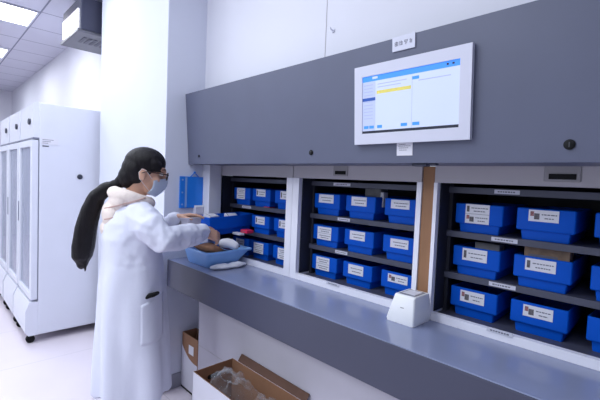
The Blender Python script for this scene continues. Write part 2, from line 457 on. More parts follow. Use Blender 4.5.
# brown board between two cabinets
t = tag(MB((-.79, 1.51, .9)).box(-.8155, -.7635, 1.510, 1.60, .902, 1.532, .002).build('filler_board', M_['wood'], None, None, (-.79, 1.51, .9)), 'narrow upright brown board wedged between two white cabinet frames', 'board')

# ------------------------------------------------------------------ bins
BW, BD, BH = .187, .36, .117
def bin_mesh():
    m = MB()
    def ring(w, y0, y1, z, r): return [(x*(1-.14*((y0+y1)/2+y)/BD), (y0+y1)/2+y, z) for x, y in rrect(w, y1-y0, r, 3)]
    m.loft([ring(BW-.034, .014, BD-.03, 0, .008), ring(BW-.026, .011, BD-.02, .035, .008), ring(BW-.004, .002, BD, .036, .007),
            ring(BW, 0, BD, .040, .008), ring(BW, 0, BD, BH-.003, .008), ring(BW-.006, .003, BD-.003, BH, .006),
            ring(BW-.012, .007, BD-.007, BH-.003, .006), ring(BW-.036, .020, BD-.02, .04, .008), ring(BW-.05, .028, BD-.034, .006, .008)], True, True)
    bmesh.ops.recalc_face_normals(m.bm, faces=m.bm.faces)
    me = bpy.data.meshes.new('storage_bin'); m.bm.to_mesh(me); m.bm.free(); me.materials.append(M_['bin']); sm(me, 18); return me
BIN = bin_mesh()
def bin_label(u0, u1, v0, v1, style):
    """paper on the upper band; u across the width, v down the band (0 rim)"""
    H = .078; x0 = -BW/2+u0*BW; x1 = -BW/2+u1*BW; z1 = BH-.001-v0*H; z0 = BH-v1*H
    m = MB().use(M_['paper']).box(x0, x1, -.0018, -.0003, z0, z1)
    y0, y1 = -.0024, -.0018
    def block(za, zb, icon):
        w = x1-x0; h = zb-za; xs = x0+w*.06
        if icon:
            m.use(M_['icon_red'] if icon == 'r' else M_['icon_grey'])
            if icon == 'g': m.box(xs, xs+w*.11, y0, y1, za+h*.2, zb-h*.18)
            else:
                m.box(xs, xs+w*.12, y0, y1, za+h*.45, zb-h*.14); m.use(M_['icon_grey']).box(xs+w*.13, xs+w*.31, y0, y1, za+h*.18, zb-h*.3)
            xs += w*(.19 if icon == 'g' else .38)
        else: xs += w*.1
        m.use(M_['ink'])
        for j, f in enumerate((.62, .3)):
            x = xs+(0 if j == 0 else w*.1); xe = x1-w*(.06 if j == 0 else .16)
            while x < xe:
                l = random.uniform(.05, .13)*w; m.box(x, min(xe, x+l), y0, y1, za+h*f-.0019, za+h*f+.0019); x += l+.022*w
    if style[0] == 'double':
        zm = (z0+z1)/2; block(zm, z1, style[1]); block(z0, zm, style[2])
        m.use(M_['ink']).box(x0, x1, y0, y1, zm-.0007, zm+.0007)
    else: block(z0, z1, style[1])
    return m
def storage_bin(xl, row, label, lab, y=1.600, dz=0, nm='blue storage bins on the shelves'):
    o = bpy.data.objects.new('storage_bin', BIN); col.objects.link(o)
    o.location = (xl+BW/2, y, SHELF_TOPS[row]+.0005+dz)
    tag(o, label, 'storage bin', nm)
    if lab: bin_label(*lab).build('paper_label', None, o)
    return o
S = lambda i=None: ('single', i)
D2 = lambda i=None, j=None: ('double', i, j)
COLN = ('first', 'second', 'third')
ROWN = ('top', 'middle', 'bottom')
C3 = {(0, 0): (.23, .73, .0, 1.0, D2('g', 'r')), (0, 1): (.22, .73, .05, .6, S('r')), (0, 2): (.24, .74, .1, .65, S('g')),
      (1, 0): (.22, .74, .06, .7, S('g')), (1, 1): (.22, .74, .08, .65, S('g')), (1, 2): (.24, .74, .1, .65, S('g')),
      (2, 0): (.23, .74, .1, .7, S('r')), (2, 1): (.24, .75, .1, .65, S('r')), (2, 2): (.24, .74, .1, .65, S('g'))}
for (r, c), lb in C3.items():
    nth = COLN[c]
    storage_bin((-.710, -.477, -.240)[c], r, f'blue bin {nth} from the brown board on the {ROWN[r]} shelf of the nearest cabinet', lb)
C2 = {(0, 0): (.2, .77, .05, .65, S()), (0, 1): (.21, .72, .05, .65, S()), (0, 2): (.2, .72, .05, .6, S()),
      (1, 0): (.2, .74, .1, 1.0, D2()), (1, 1): (.21, .72, .05, .65, S()), (1, 2): (.24, .75, .15, .7, S()),
      (2, 0): (.2, .72, .08, 1.0, D2()), (2, 1): (.21, .72, .1, .75, S()), (2, 2): (.22, .78, .12, .62, S('r'))}
for (r, c), lb in C2.items():
    nth = ('far end', 'middle', 'brown board end')[c]
    storage_bin((-1.525, -1.297, -1.058)[c], r, f'blue bin at the {nth} of the {ROWN[r]} shelf in the middle cabinet', lb)
C1 = {(0, 0): (.2, .7, .02, 1.0, D2()), (0, 1): (.25, .75, .02, .62, S('g')), (0, 2): (.3, .8, .02, .68, S('g')),
      (1, 1): (.25, .76, .06, .72, S('g')), (1, 2): (.28, .8, .06, .72, S('g')),
      (2, 0): (.25, .75, .1, .7, S()), (2, 1): (.2, .74, .1, 1.0, D2()), (2, 2): (.28, .8, .1, 1.0, D2())}
for (r, c), lb in C1.items():
    nth = ('nearest the column', 'in the middle', 'nearest the white post')[c]
    storage_bin((-2.316, -2.103, -1.872)[c], r, f'blue bin {nth} on the {ROWN[r]} shelf of the woman\'s cabinet', lb)
# the bin she has drawn out over the worktop
o = storage_bin(-2.313, 1, 'blue bin pulled out over the worktop in front of the woman, papers showing on top', None, 1.297, -.014, 'blue bin being filled')
o.rotation_euler.x = .045
for i, (x, y, w, d, rz) in enumerate(((-2.23, 1.36, .06, .09, .3), (-2.20, 1.50, .07, .08, -.25))):
    p = MB(); p.box(-w/2, w/2, -d/2, d/2, 0, .05, .003)
    q = p.build('medicine_packet', M_['paper'], None, None, (x, y, 1.268-.174+.062))
    q.rotation_euler = (0, .25, rz)
    tag(q, ('white paper packet lying in the pulled-out bin, near its front', 'white paper packet lying in the pulled-out bin, toward the shelf')[i], 'packet', 'packets in the pulled-out bin')
    f = MB().box(-w/2+.006, w/2-.006, -d/2+.01, -d/2+.014, .0503, .0508).build('print_line', M_['ink'], q)

# packs lying in or above bins
def pack(x0, x1, y0, y1, z0, z1, m, label, cat='pack', name='carton_pack', rz=0):
    L = ((x0+x1)/2, (y0+y1)/2, z0)
    b = MB(L).box(x0, x1, y0, y1, z0, z1, .003)
    o = b.build(name, m, None, None, L); o.rotation_euler.z = rz
    MB(L).box(x0+(x1-x0)*.1, x1-(x1-x0)*.25, y0-.0006, y0+.0002, z0+(z1-z0)*.45, z0+(z1-z0)*.62).build('print_line', M_['ink'], o)
    return tag(o, label, cat)
pack(-.452, -.306, 1.635, 1.69, 1.172, 1.24, M_['pack_tan'], 'long brown grey pack sticking up out of the bin second from the brown board')
pack(-.645, -.548, 1.66, 1.72, 1.098+.06, 1.227, M_['pack_grey'], 'grey pack sticking up out of the middle-shelf bin nearest the brown board')
pack(-1.235, -1.135, 1.68, 1.74, 1.274+.06, 1.425, M_['pack_grey'], 'pale grey pack standing in the top-shelf bin in the middle of the middle cabinet')
pack(-1.125, -1.105, 1.66, 1.70, 1.274+.06, 1.41, M_['paper'], 'thin white card standing beside the pale grey pack')
pack(-1.985, -1.93, 1.604, 1.66, 1.2685, 1.2735, M_['red'], 'tiny red slip lying on the edge of the top shelf of the woman\'s cabinet')

# small red and white boxes on the shelf lip
x = -2.10
pack(-2.085, -2.015, 1.50, 1.555, 1.0935+.004, 1.118, M_['red'], 'small pink red box standing on the shelf front beside the pulled-out bin')
pack(-2.120, -2.04, 1.46, 1.50, 1.084, 1.098, M_['paper'], 'small white box in front of the pink red box')

# ------------------------------------------------------------------ monitor, sign and paper on the slanted hood
TILT = math.atan(.035/.46)
def on_hood(name, label, cat, x, z):
    t = thing(name, label, cat, (x, hood_y(z)-.0008, z)); t.rotation_euler.x = TILT; return t
t = on_hood('monitor', 'wide flat monitor with pale bezel fixed on the grey hood, screen on', 'monitor', -.7665, 1.7595)
MW, MH, MT = .468, .304, .02
fr = MB(); sw, sh_ = .392, .2205
for a in ((-MW/2, MW/2, sh_/2, MH/2), (-MW/2, MW/2, -MH/2, -sh_/2), (-MW/2, -sw/2, -sh_/2, sh_/2), (sw/2, MW/2, -sh_/2, sh_/2)):
    fr.box(a[0], a[1], -MT, -.002, a[2], a[3])
fr.box(-MW/2+.004, MW/2-.004, -MT+.006, 0, -MH/2+.004, MH/2-.004)
fr.build('bezel', M_['bezel'], t)
sc = MB().box(-sw/2, sw/2, -MT+.003, -MT+.006, -sh_/2, sh_/2).build('screen', M_['ui_bg'], t)
def ui(name, u0, u1, v0, v1, m, lift=1):
    MB().box(-sw/2+u0*sw, -sw/2+u1*sw, -MT+.003-.0003*lift, -MT+.003, sh_/2-v1*sh_, sh_/2-v0*sh_).build(name, M_[m], sc)
ui('title_bar', 0, 1, .0, .095, 'ui_blue')
ui('sidebar', .0, .155, .095, .955, 'ui_side')
ui('selected_entry', .0, .155, .375, .43, 'ui_navy', 2)
for k in range(11):
    v = .15+.058*k
    if not .33 < v < .44: ui('sidebar_entry', .02, .125, v, v+.012, 'ui_grey', 2)
ui('highlighted_row', .17, .545, .27, .325, 'ui_yellow')
ui('text_row', .18, .50, .155, .167, 'ui_grey'); ui('text_row', .18, .44, .205, .217, 'ui_grey'); ui('text_row', .62, .92, .205, .217, 'ui_grey')
ui('divider', .555, .558, .12, .95, 'ui_grey')
ui('button', .555, .625, .135, .185, 'ui_blue')
for u0, u1 in ((.02, .075), (.085, .14), (.18, .235), (.445, .51), (.565, .635)): ui('button', u0, u1, .865, .915, 'ui_blue', 3)
ui('task_bar', 0, 1, .955, 1, 'ui_dark')
ui('toolbar_icon', .12, .18, .02, .06, 'ui_bg', 2); ui('toolbar_icon', .88, .9, .03, .06, 'ui_dark', 2); ui('toolbar_icon', .93, .95, .03, .06, 'ui_dark', 2)

t = on_hood('name_plate', 'small white plate with four dark characters on the upper edge of the hood', 'sign', -.790, 1.9695)
MB().box(-.047, .047, -.004, 0, -.0265, .0265, .001).build('plate', M_['bezel'], t)
g = MB()
def bar(cx, x0, x1, z0, z1): g.box(cx+x0, cx+x1, -.0046, -.004, z0, z1)
for i in range(4):
    cx = -.0285+.0195*i; w = .0068
    if i == 0:
        for z in (-.007, -.001, .005): bar(cx, -w, w, z-.0009, z+.0009)
        bar(cx, -w, -w+.0016, -.008, .006); bar(cx, w-.0016, w, -.008, .006); bar(cx, -.0008, .0008, -.008, .008)
    if i == 1:
        bar(cx, -w, -w+.0016, -.008, .007); bar(cx, -.0045, w, .002, .0036); bar(cx, -.001, .0008, -.008, .008); bar(cx, -.0045, w, -.007, -.0054); bar(cx, .0035, .005, -.006, .003)
    if i == 2:
        bar(cx, -w, w, .006, .0074); bar(cx, -w, w, .0005, .0018); bar(cx, -w*.7, w*.7, -.005, -.0036); bar(cx, -.0008, .0008, -.009, .006); bar(cx, -w, -w+.0014, 0, .006); bar(cx, w-.0014, w, 0, .006)
    if i == 3:
        bar(cx, -.003, -.0014, -.008, .008); bar(cx, -w*.7, w*.8, .003, .0044); bar(cx, .0028, .0044, -.008, .005); bar(cx, -w*.7, .004, -.003, -.0016)
g.build('lettering', M_['ink'], t)

t = on_hood('paper_note', 'small white paper note stuck on the hood just under the monitor', 'note', -.781, 1.585)
MB().box(-.033, .033, -.0012, 0, -.0245, .0245).build('paper', M_['paper'], t)
g = MB()
for z, a, b_ in ((.017, -.022, .004), (.011, -.026, .026), (.004, -.022, .016), (-.004, -.022, .010)):
    x = a
    while x < b_: g.box(x, min(b_, x+.006), -.0016, -.0012, z-.0011, z+.0011); x += .0075
g.build('lettering', M_['ink'], t)

# ------------------------------------------------------------------ on the worktop
ZC = .9005
t = thing('barcode_scanner', 'white wedge-shaped desktop scanner with glass top on the worktop', 'scanner', (-.80, 1.43, ZC))
O = (*t.location,)
def quad_ring(x0, x1, y0, y1, z, r=.008): return [(x+(x0+x1)/2, y+(y0+y1)/2, z) for x, y in rrect(x1-x0, y1-y0, r, 4)]
m = MB(O).loft([quad_ring(-.862, -.742, 1.362, 1.498, ZC), quad_ring(-.865, -.740, 1.360, 1.500, ZC+.010), quad_ring(-.829, -.737, 1.356, 1.472, 1.014), quad_ring(-.826, -.740, 1.359, 1.469, 1.0185)])
m.build('housing', M_['white_plastic'], t, 40)
MB(O).box(-.818, -.747, 1.368, 1.460, 1.0186, 1.0200, .001).build('glass_window', M_['glass_dark'], t)
MB(O).box(-.812, -.757, 1.385, 1.45, 1.0200, 1.0204).build('window_mask', M_['paper'], t)
MB(O).loft([[(x, y, z) for x, y, z in ((-.800+dx, yy, .966), (-.784+dx, yy, .966), (-.784+dx, yy, .969), (-.800+dx, yy, .969))] for dx, yy in ((0, 1.3575), (0, 1.3585))]).build('mark', M_['handle_grey'], t)

t = thing('plastic_basket', 'light blue plastic basket full of packs on the worktop beside the woman', 'basket', (-2.2, 1.34, ZC))
O = (*t.location,)
def br(w, d, z, r=.03): return [(x-2.163, y+1.34+(.03 if d > .24 else 0), z) for x, y in rrect(w-.075, d+(.04 if d > .24 else 0), r, 5)]
m = MB(O).loft([br(.325, .20, ZC), br(.34, .215, ZC+.012), br(.385, .265, ZC+.085), br(.388, .268, ZC+.088), br(.418, .300, ZC+.092), br(.420, .302, ZC+.103), br(.412, .294, ZC+.104), br(.386, .266, ZC+.094), br(.335, .21, ZC+.012), br(.32, .195, ZC+.008)])
m.build('basket_shell', M_['basket'], t, 40)
m = MB(O)
for k in range(9):                      # raised ribs on the long near side and the right end
    x = -2.163-.12+.030*k
    m.box(x-.004, x+.004, 1.205, 1.213, ZC+.09, ZC+.094)
m.build('rim_rib', M_['basket'], t)

def soft(name, label, cat, rings, m, L, group=None, parent=None):
    mb = MB(L); mb.loft(rings); o = mb.build(name, m, parent, 60, L if parent is None else None)
    if label: tag(o, label, cat, group)
    return o
def pillow_pack(c, w, d, h, rz, rx, ry, m, label):
    """a sealed soft pack: pillow with flat crimped ends"""
    mb = MB(); n = 9; rings = []
    for i in range(n+1):
        u = i/n; x = (u-.5)*w; k = max(.06, math.sin(PI*u)**.45)
        rings.append([(x, d/2*(1 if abs(math.cos(a)) > .01 else 1)*math.copysign(abs(math.cos(a))**.6, math.cos(a)), h/2*k*math.copysign(abs(math.sin(a))**.8, math.sin(a)) if abs(math.sin(a)) > 1e-6 else 0) for a in [2*PI*j/16 for j in range(16)]])
    mb.loft(rings); o = mb.build('medicine_pack', m, None, 50, c); o.rotation_euler = (rx, ry, rz)
    cr = MB(); cr.box(-w/2-.008, -w/2+.002, -d/2*.95, d/2*.95, -.0012, .0012); cr.box(w/2-.002, w/2+.008, -d/2*.95, d/2*.95, -.0012, .0012)
    cr.build('crimped_end', m, o)
    return tag(o, label, 'pack')
pillow_pack((-2.115, 1.285, ZC+.108), .15, .09, .05, .5, .0, .1, M_['pack_brown'], 'brown pack lying on top of the heap in the blue basket, at its near end')
pillow_pack((-2.235, 1.35, ZC+.095), .12, .09, .05, -.3, .1, -.05, M_['pack_tan'], 'tan pack in the blue basket under the woman\'s sleeve')
pillow_pack((-2.12, 1.43, ZC+.105), .09, .06, .035, .9, .2, .15, M_['pack_purple'], 'small purple pack at the shelf side of the blue basket')
pillow_pack((-2.17, 1.40, ZC+.052), .15, .10, .05, .2, 0, 0, M_['pack_grey'], 'grey pack lying low in the middle of the blue basket')
# white roll of tissue on the heap
mb = MB(); L = (-2.042, 1.385, ZC+.136)
mb.tube([(-.036, 0, 0), (-.012, .004, .004), (.014, .002, .002), (.036, -.004, -.004)], [.028, .031, .030, .027], 18)
o = mb.build('tissue_roll', M_['tissue'], None, 60, L); o.rotation_euler = (0, .12, .9)
tag(o, 'white rolled tissue lying on the packs in the blue basket', 'roll')
MB().tube([(.048, -.004, -.004), (.0645, -.005, -.005)], .006, 10).build('core', M_['icon_grey'], o, 60)
# folded cloth in front
mb = MB()
mb.tube([(0, -.105, .011), (.004, -.075, .0125), (.010, -.03, .012), (.008, 0, .009), (.006, .03, .011), (.003, .07, .0125), (0, .10, .010)], [.022, .036, .042, .034, .040, .036, .022], 18, sq=[.55, .46, .40, .36, .40, .46, .55])
o = vox(mb, 'cloth', M_['tissue'], .003, None, 6, lambda p, n: .0015*noise.noise(p*45))
o.location = (-1.985, 1.35, ZC+.004); o.rotation_euler.z = -.04
tag(o, 'crumpled white cloth lying on the worktop against the blue basket', 'cloth')

# folder and card box on the column's side
t = thing('hanging_folder', 'bright blue folder hanging on the column beside the woman\'s hands', 'folder', (-2.43, 1.325, 1.235))
O = (*t.location,)
MB(O).box(-2.4285, -2.417, 1.237, 1.410, 1.235, 1.448, .003).build('cover', M_['folder'], t)
MB(O).box(-2.4168, -2.4160, 1.274, 1.288, 1.24, 1.444).build('spine_strip', M_['folder_light'], t)
for z in (1.26, 1.34, 1.425): MB(O).disc((-2.4168, 1.255, z), (1, 0, 0), .006, .002, 14).build('rivet', M_['folder_light'], t)
m = MB(O); m.tube([(-2.422, 1.315, 1.447), (-2.421, 1.345, 1.475), (-2.422, 1.375, 1.447)], .004, 8); m.tube([(-2.4285, 1.345, 1.478), (-2.418, 1.345, 1.478)], .006, 8)
m.build('hook', M_['folder'], t, 60)
t = thing('card_box', 'small white box fixed on the column under the corner of the blue folder', 'box', (-2.43, 1.37, 1.19))
O = (*t.location,)
MB(O).box(-2.4285, -2.395, 1.345, 1.405, 1.195, 1.252, .003).build('box_body', M_['carton_white'], t)
MB(O).box(-2.396, -2.3925, 1.343, 1.407, 1.24, 1.254, .002).build('lid', M_['white_plastic'], t)

# ------------------------------------------------------------------ cartons on the floor
t = thing('cardboard_carton', 'small open carton in the corner by the column, brown above white, with a white sticker', 'carton', (-2.31, 1.345, 0))
O = (*t.location,)
x0, x1, y0, y1, zt, th = -2.418, -2.212, 1.285, 1.390, .385, .005
m = MB(O).use(M_['cardboard'])
m.box(x0, x1, y0, y0+th, .012, zt); m.box(x0, x1, y1-th, y1, .012, zt); m.box(x0, x0+th, y0+th, y1-th, .012, zt); m.box(x1-th, x1, y0+th, y1-th, .012, zt); m.box(x0, x1, y0, y1, .002, .012)
m.build('carton_body', M_['cardboard'], t)
# white printed lower part with a curved upper edge
pts = [(x0-.0005, y0-.0008, .014), (x1, y0-.0008, .014), (x1, y0-.0008, .215)]
for k in range(9):
    u = k/8; pts.append((x1-(x1-x0)*(.12+.88*u), y0-.0008, .215+.085*u**2.2))
MB(O).poly(pts, (0, .0006, 0)).build('white_print', M_['carton_white'], t)
MB(O).box(-2.325, -2.262, y0-.0016, y0-.0008, .265, .325).build('sticker', M_['paper'], t)
MB(O).box(x0+.03, x1-.01, y0+.02, y1-.01, .24, .25).build('packing', M_['cardboard_dark'], t)
MB(O).box(x0, x1, y0-.0006, y0, .0, .02).build('foot_shadow', M_['black'], t)  # black strip painted as the shadow at the carton's base

t = thing('cardboard_carton', 'large open carton under the worktop, white outside, brown inside, stuffed with clear film', 'carton', (-1.5, 1.13, 0))
O = (*t.location,)
x0, x1, y0, y1, zt, th = -1.755, -1.185, .995, 1.24, .452, .006
m = MB(O).use(M_['carton_white'])
m.box(x0, x1, y0, y0+th*.4, .002, zt); m.box(x0, x0+th*.4, y0, y1, .002, zt); m.box(x1-th*.4, x1, y0, y1, .002, zt); m.box(x0, x1, y1-th*.4, y1, .002, zt)
m.use(M_['cardboard'])
m.box(x0+th*.4, x1-th*.4, y0+th*.4, y0+th, .01, zt+.0005); m.box(x0+th*.4, x0+th, y0+th, y1-th, .01, zt+.0005); m.box(x1-th, x1-th*.4, y0+th, y1-th, .01, zt+.0005); m.box(x0+th*.4, x1-th*.4, y1-th, y1-th*.4, .01, zt+.0005); m.box(x0, x1, y0, y1, .002, .01)
m.build('carton_body', None, t)
MB(O).poly([(x0+.045, y1+.002, zt-.002), (x1, y1+.002, zt-.002), (x1+.004, y1+.022, zt+.03), (x0+.05, y1+.022, zt+.034)], (0, .004, .001)).build('flap', M_['cardboard_dark'], t)
hole = [(x0+th+.0005, 1.12+(.030 if s > 0 else -.030)*1+.012*math.cos(a)*0+.012*s*abs(math.cos(a)), .395+.012*math.sin(a)) for s, aa in ((1, (-90, -45, 0, 45, 90)), (-1, (90, 45, 0, -45, -90))) for a in map(math.radians, aa)]
MB(O).poly(hole, (.001, 0, 0)).build('hand_hole', M_['black'], t)
def crumple(name, c, sx, sy, h, seed, label):
    n = 34; mb = MB(); vs = []
    for i in range(n):
        for j in range(n):
            u, v = i/(n-1)-.5, j/(n-1)-.5
            p = V((u*3.2+seed, v*3.2, seed*.7))
            r = max(abs(u), abs(v))*2
            z = h*(1-r**2.2)+.05*(noise.noise(p*1.3))+.026*abs(noise.noise(p*2.6))+.009*noise.noise(p*5)
            dx = .04*noise.noise(p*2+V((9, 0, 0))); dy = .04*noise.noise(p*2+V((0, 9, 3)))
            vs.append(mb.bm.verts.new((u*sx+dx*(1-r*.7), v*sy+dy*(1-r*.7), z)))
    for i in range(n-1):
        for j in range(n-1):
            mb.bm.faces.new([vs[i*n+j], vs[(i+1)*n+j], vs[(i+1)*n+j+1], vs[i*n+j+1]])
    o = mb.build(name, M_['film'], None, 180, c); return tag(o, label, 'plastic bag')
crumple('plastic_bag', (-1.575, 1.105, .385), .26, .165, .085, 3.1, 'crumpled clear plastic bag spilling over the near end of the large carton')
crumple('plastic_bag', (-1.32, 1.11, .36), .18, .16, .075, 8.4, 'crumpled clear plastic bag lower down in the far part of the large carton')

# tray in her hands
t = thing('white_tray', 'small white open tray held between the woman\'s hands', 'tray', (-2.19, 1.165, 1.135))
t.rotation_euler = (.0, -.06, .12)
def tr(w, d, z, r=.01): return [(x, y, z) for x, y in rrect(w, d, r, 4)]
MB().loft([tr(.175, .095, 0), tr(.19, .105, .058), tr(.206, .12, .06), tr(.206, .12, .064), tr(.186, .1, .064), tr(.17, .09, .005)]).build('tray_body', M_['carton_white'], t, 40)
MB().box(-.06, .03, -.0525, -.0505, .018, .046).build('label', M_['pack_grey'], t)

# ------------------------------------------------------------------ the woman
BASE = V((-2.124, .824, 0)); YAW = -math.atan2(.3, .954)
woman = None
def arm_pts(side):
    if side > 0: return [V((.155, .02, 1.245)), V((.250, .130, 1.132)), V((.03, .365, 1.136))]
    return [V((-.165, .02, 1.245)), V((-.235, .165, 1.10)), V((-.165, .252, 1.20))]
HC = V((.048, .053, 1.454))
HR = Matrix.Rotation(math.radians(-9), 3, 'Z') @ Matrix.Rotation(math.radians(-9), 3, 'X')
def H(x, y, z): return HC+HR @ V((x, y, z))

def hand(mb, wrist, d, back, thumb_side, curls, thumb_dir):
    """palm and five fingers: d along the hand, back = normal of the hand's back"""
    d = V(d).normalized(); back = V(back); back = (back-d*back.dot(d)).normalized(); s = d.cross(back)*thumb_side
    w = V(wrist)
    for off, r in ((-.024, .0125), (-.008, .0135), (.009, .0135), (.024, .0125)):
        mb.tube([w+s*off*.6, w+d*.045+s*off, w+d*.088+s*off*1.08], [.017, r*1.05, r], 10, sq=[.9, .95, .9])
    for k, (off, ln) in enumerate(((.030, .068), (.0105, .077), (-.0095, .071), (-.028, .055))):
        p = w+d*.088+s*off; ang = 0; pts = [p]; rad = [.0095]
        for j, f in enumerate((.45, .32, .23)):
            ang += curls[k]*(.6 if j == 0 else 1)
            q = (d*math.cos(ang)-back*math.sin(ang))+s*off*1.5
            p = p+q.normalized()*ln*f; pts.append(p); rad.append((.0088, .008, .0066)[j])
        mb.tube(pts, rad, 10)
    p = w+d*.022+s*.026; td = (s*thumb_dir[0]+d*thumb_dir[1]-back*thumb_dir[2]).normalized()
    p2 = p+td*.040; td2 = (td+d*.5-back*.25).normalized(); p3 = p2+td2*.030; p4 = p3+(td2+d*.3).normalized()*.022
    mb.tube([p, p2, p3, p4], [.0145, .0115, .0098, .0078], 10)

mb = MB()
# head
I = HR
mb.ell(H(0, -.012, .022), (.073, .092, .100), I, 24, 16)
mb.ell(H(0, .026, -.045), (.050, .060, .066), I, 20, 12)
mb.ell(H(0, .060, -.088), (.022, .022, .018), I, 14, 10)
mb.ell(H(0, .088, .012), (.011, .014, .034), I, 12, 10); mb.ell(H(0, .100, -.014), (.015, .016, .013), I, 14, 10)
mb.ell(H(0, .072, .040), (.050, .022, .014), I, 16, 10)
for sx in (-1, 1):
    mb.ell(H(sx*.036, .052, -.022), (.024, .028, .026), I, 14, 10)
    mb.ell(H(sx*.076, -.012, -.006), (.008, .019, .031), HR @ Matrix.Rotation(sx*.25, 3, 'Z'), 14, 12)
    mb.ell(H(sx*.077, -.005, -.030), (.007, .010, .012), I, 12, 8)
mb.tube([H(0, -.03, -.04), V((.03, .005, 1.345)), V((.012, -.005, 1.27))], [.054, .052, .064], 18)
# trunk, hips and legs
mb.tube([V((.01, -.01, 1.27)), V((0, -.01, 1.15)), V((0, 0, 1.0)), V((0, 0, .86)), V((0, -.01, .78))], [.07, .12, .12, .15, .14], 20, sq=[.75, .72, .75, .75, .75])
for s in (-1, 1):
    mb.tube([V((.085*s, -.01, .83)), V((.095*s, -.03, .47)), V((.095*s, -.075, .10)), V((.095*s, -.075, .06))], [.085, .058, .038, .036], 16)
    mb.tube([V((.095*s, -.10, .035)), V((.10*s, -.02, .035)), V((.105*s, .08, .028))], [.03, .036, .03], 14, sq=[.9, .8, .7])
    a = arm_pts(s)
    mb.tube([V((.09*s, -.005, 1.235)), a[0]+V((-.02*s, 0, -.02)), a[1], a[2]], [.05, .046, .040, .027], 16)
    mb.ell(a[1], (.042, .042, .042))
wr = arm_pts(1)[2]; wl = arm_pts(-1)[2]
hand(mb, wr+V((-.004, .006, 0)), (-.25, .88, -.36), (.75, .35, .5), -1, (.55, .6, .65, .7), (.55, .8, .4))
hand(mb, wl, (.30, .90, .14), (-.25, -.1, .95), 1, (.28, .25, .28, .34), (.6, .75, .35))
woman = vox(mb, 'person', M_['skin'], .0045, None, 3)
woman.location = BASE; woman.rotation_euler.z = YAW
tag(woman, 'woman with long black ponytail, white coat, glasses and face mask working at the worktop', 'person')
P = woman

# eyes, lips
for sx in (-1, 1):
    e = MB(); e.ell(H(sx*.031, .076, .012), (.013, .012, .009), I, 16, 10); eo = e.build('eye', M_['eye_white'], P, 60)
    e = MB(); e.ell(H(sx*.031, .0855, .010), (.0055, .004, .0058), I, 12, 8); e.build('iris', M_['iris'], eo, 60)
    e = MB(); e.tube([H(sx*.014, .092, .034), H(sx*.032, .091, .040), H(sx*.050, .078, .035)], [.0025, .0032, .002], 8); e.build('eyebrow', M_['hair'], P, 60)

# hair cap and ponytail
mb = MB()
mb.ell(H(0, -.014, .056), (.084, .104, .084), HR @ Matrix.Rotation(.10, 3, 'X'), 28, 18)
mb.ell(H(0, -.045, .012), (.082, .080, .092), I, 26, 16)
mb.ell(H(0, -.078, -.030), (.066, .056, .066), I, 22, 14)
for sx in (-1, 1):
    mb.ell(H(sx*.060, .030, .052), (.022, .046, .034), HR @ Matrix.Rotation(-.25, 3, 'X'), 16, 12)
    mb.ell(H(sx*.070, .020, .018), (.009, .010, .022), I, 12, 10)
T0 = V((.015, -.086, 1.388))
mb.tube([H(0, -.085, -.03), T0], [.045, .026], 14)
hair = vox(mb, 'hair', M_['hair'], .005, P, 4, lambda p, n: .0016*noise.noise(V((p.x*70, p.y*70, p.z*14))))
mb = MB()
path = [T0, V((-.015, -.130, 1.372)), V((-.040, -.176, 1.325)), V((-.058, -.206, 1.25)), V((-.072, -.228, 1.15)), V((-.084, -.240, 1.05)), V((-.090, -.244, 1.00)), V((-.094, -.244, .965))]
rad = [.024, .036, .046, .054, .060, .063, .060, .036]
mb.tube(path, rad, 18, sq=[1, .95, .9, .85, .85, .85, .8, .7])
for k in range(9):                       # ragged tip locks
    a = 2*PI*k/9; o_ = V((.042*math.cos(a), .030*math.sin(a), 0)); z = random.uniform(-.05, .01)
    mb.tube([path[4]+o_*.7, path[6]+o_*.9, path[7]+o_*.75+V((0, 0, z))], [.016, .015, .005], 8)
tail = vox(mb, 'ponytail', M_['hair'], .005, P, 3, lambda p, n: .0025*noise.noise(V((p.x*60, p.y*60, p.z*6))))
mb = MB(); c0, c1 = T0+V((.004, .004, .002)), T0+V((-.012, -.018, -.006)); mb.tube([c0, (c0+c1)/2, c1], [.029, .031, .029], 16)
mb.build('hair_tie', M_['black'], P, 60)

# glasses
g = MB()
def rim(cx):
    pts = []
    for k in range(25):
        a = 2*PI*k/24; x = cx+.026*math.copysign(abs(math.cos(a))**.7, math.cos(a)); z = .010+.0195*math.copysign(abs(math.sin(a))**.7, math.sin(a))
        pts.append(H(x, .104-.10*abs(x)**1.2*1.2, z))
    return pts
for cx in (-.034, .034): g.tube(rim(cx), .0026, 8, ends=False)
g.tube([H(-.009, .104, .014), H(0, .107, .017), H(.009, .104, .014)], .0026, 8)
gl = g.build('glasses', M_['spectacle'], P, 60)
gl.location = HR @ V((0, .006, -.004))
for sx in (-1, 1):
    g = MB(); g.tube([H(sx*.060, .099, .020), H(sx*.074, .080, .018), H(sx*.084, .0, .016), H(sx*.083, -.022, .004)], [.003, .003, .0024, .002], 8); g.build('temple', M_['spectacle'], gl, 60)
    g = MB(); g.poly([p+HR @ V((0, .0004, 0)) for p in rim(sx*.034)[:-1]]); g.build('lens', M_['lens'], gl)

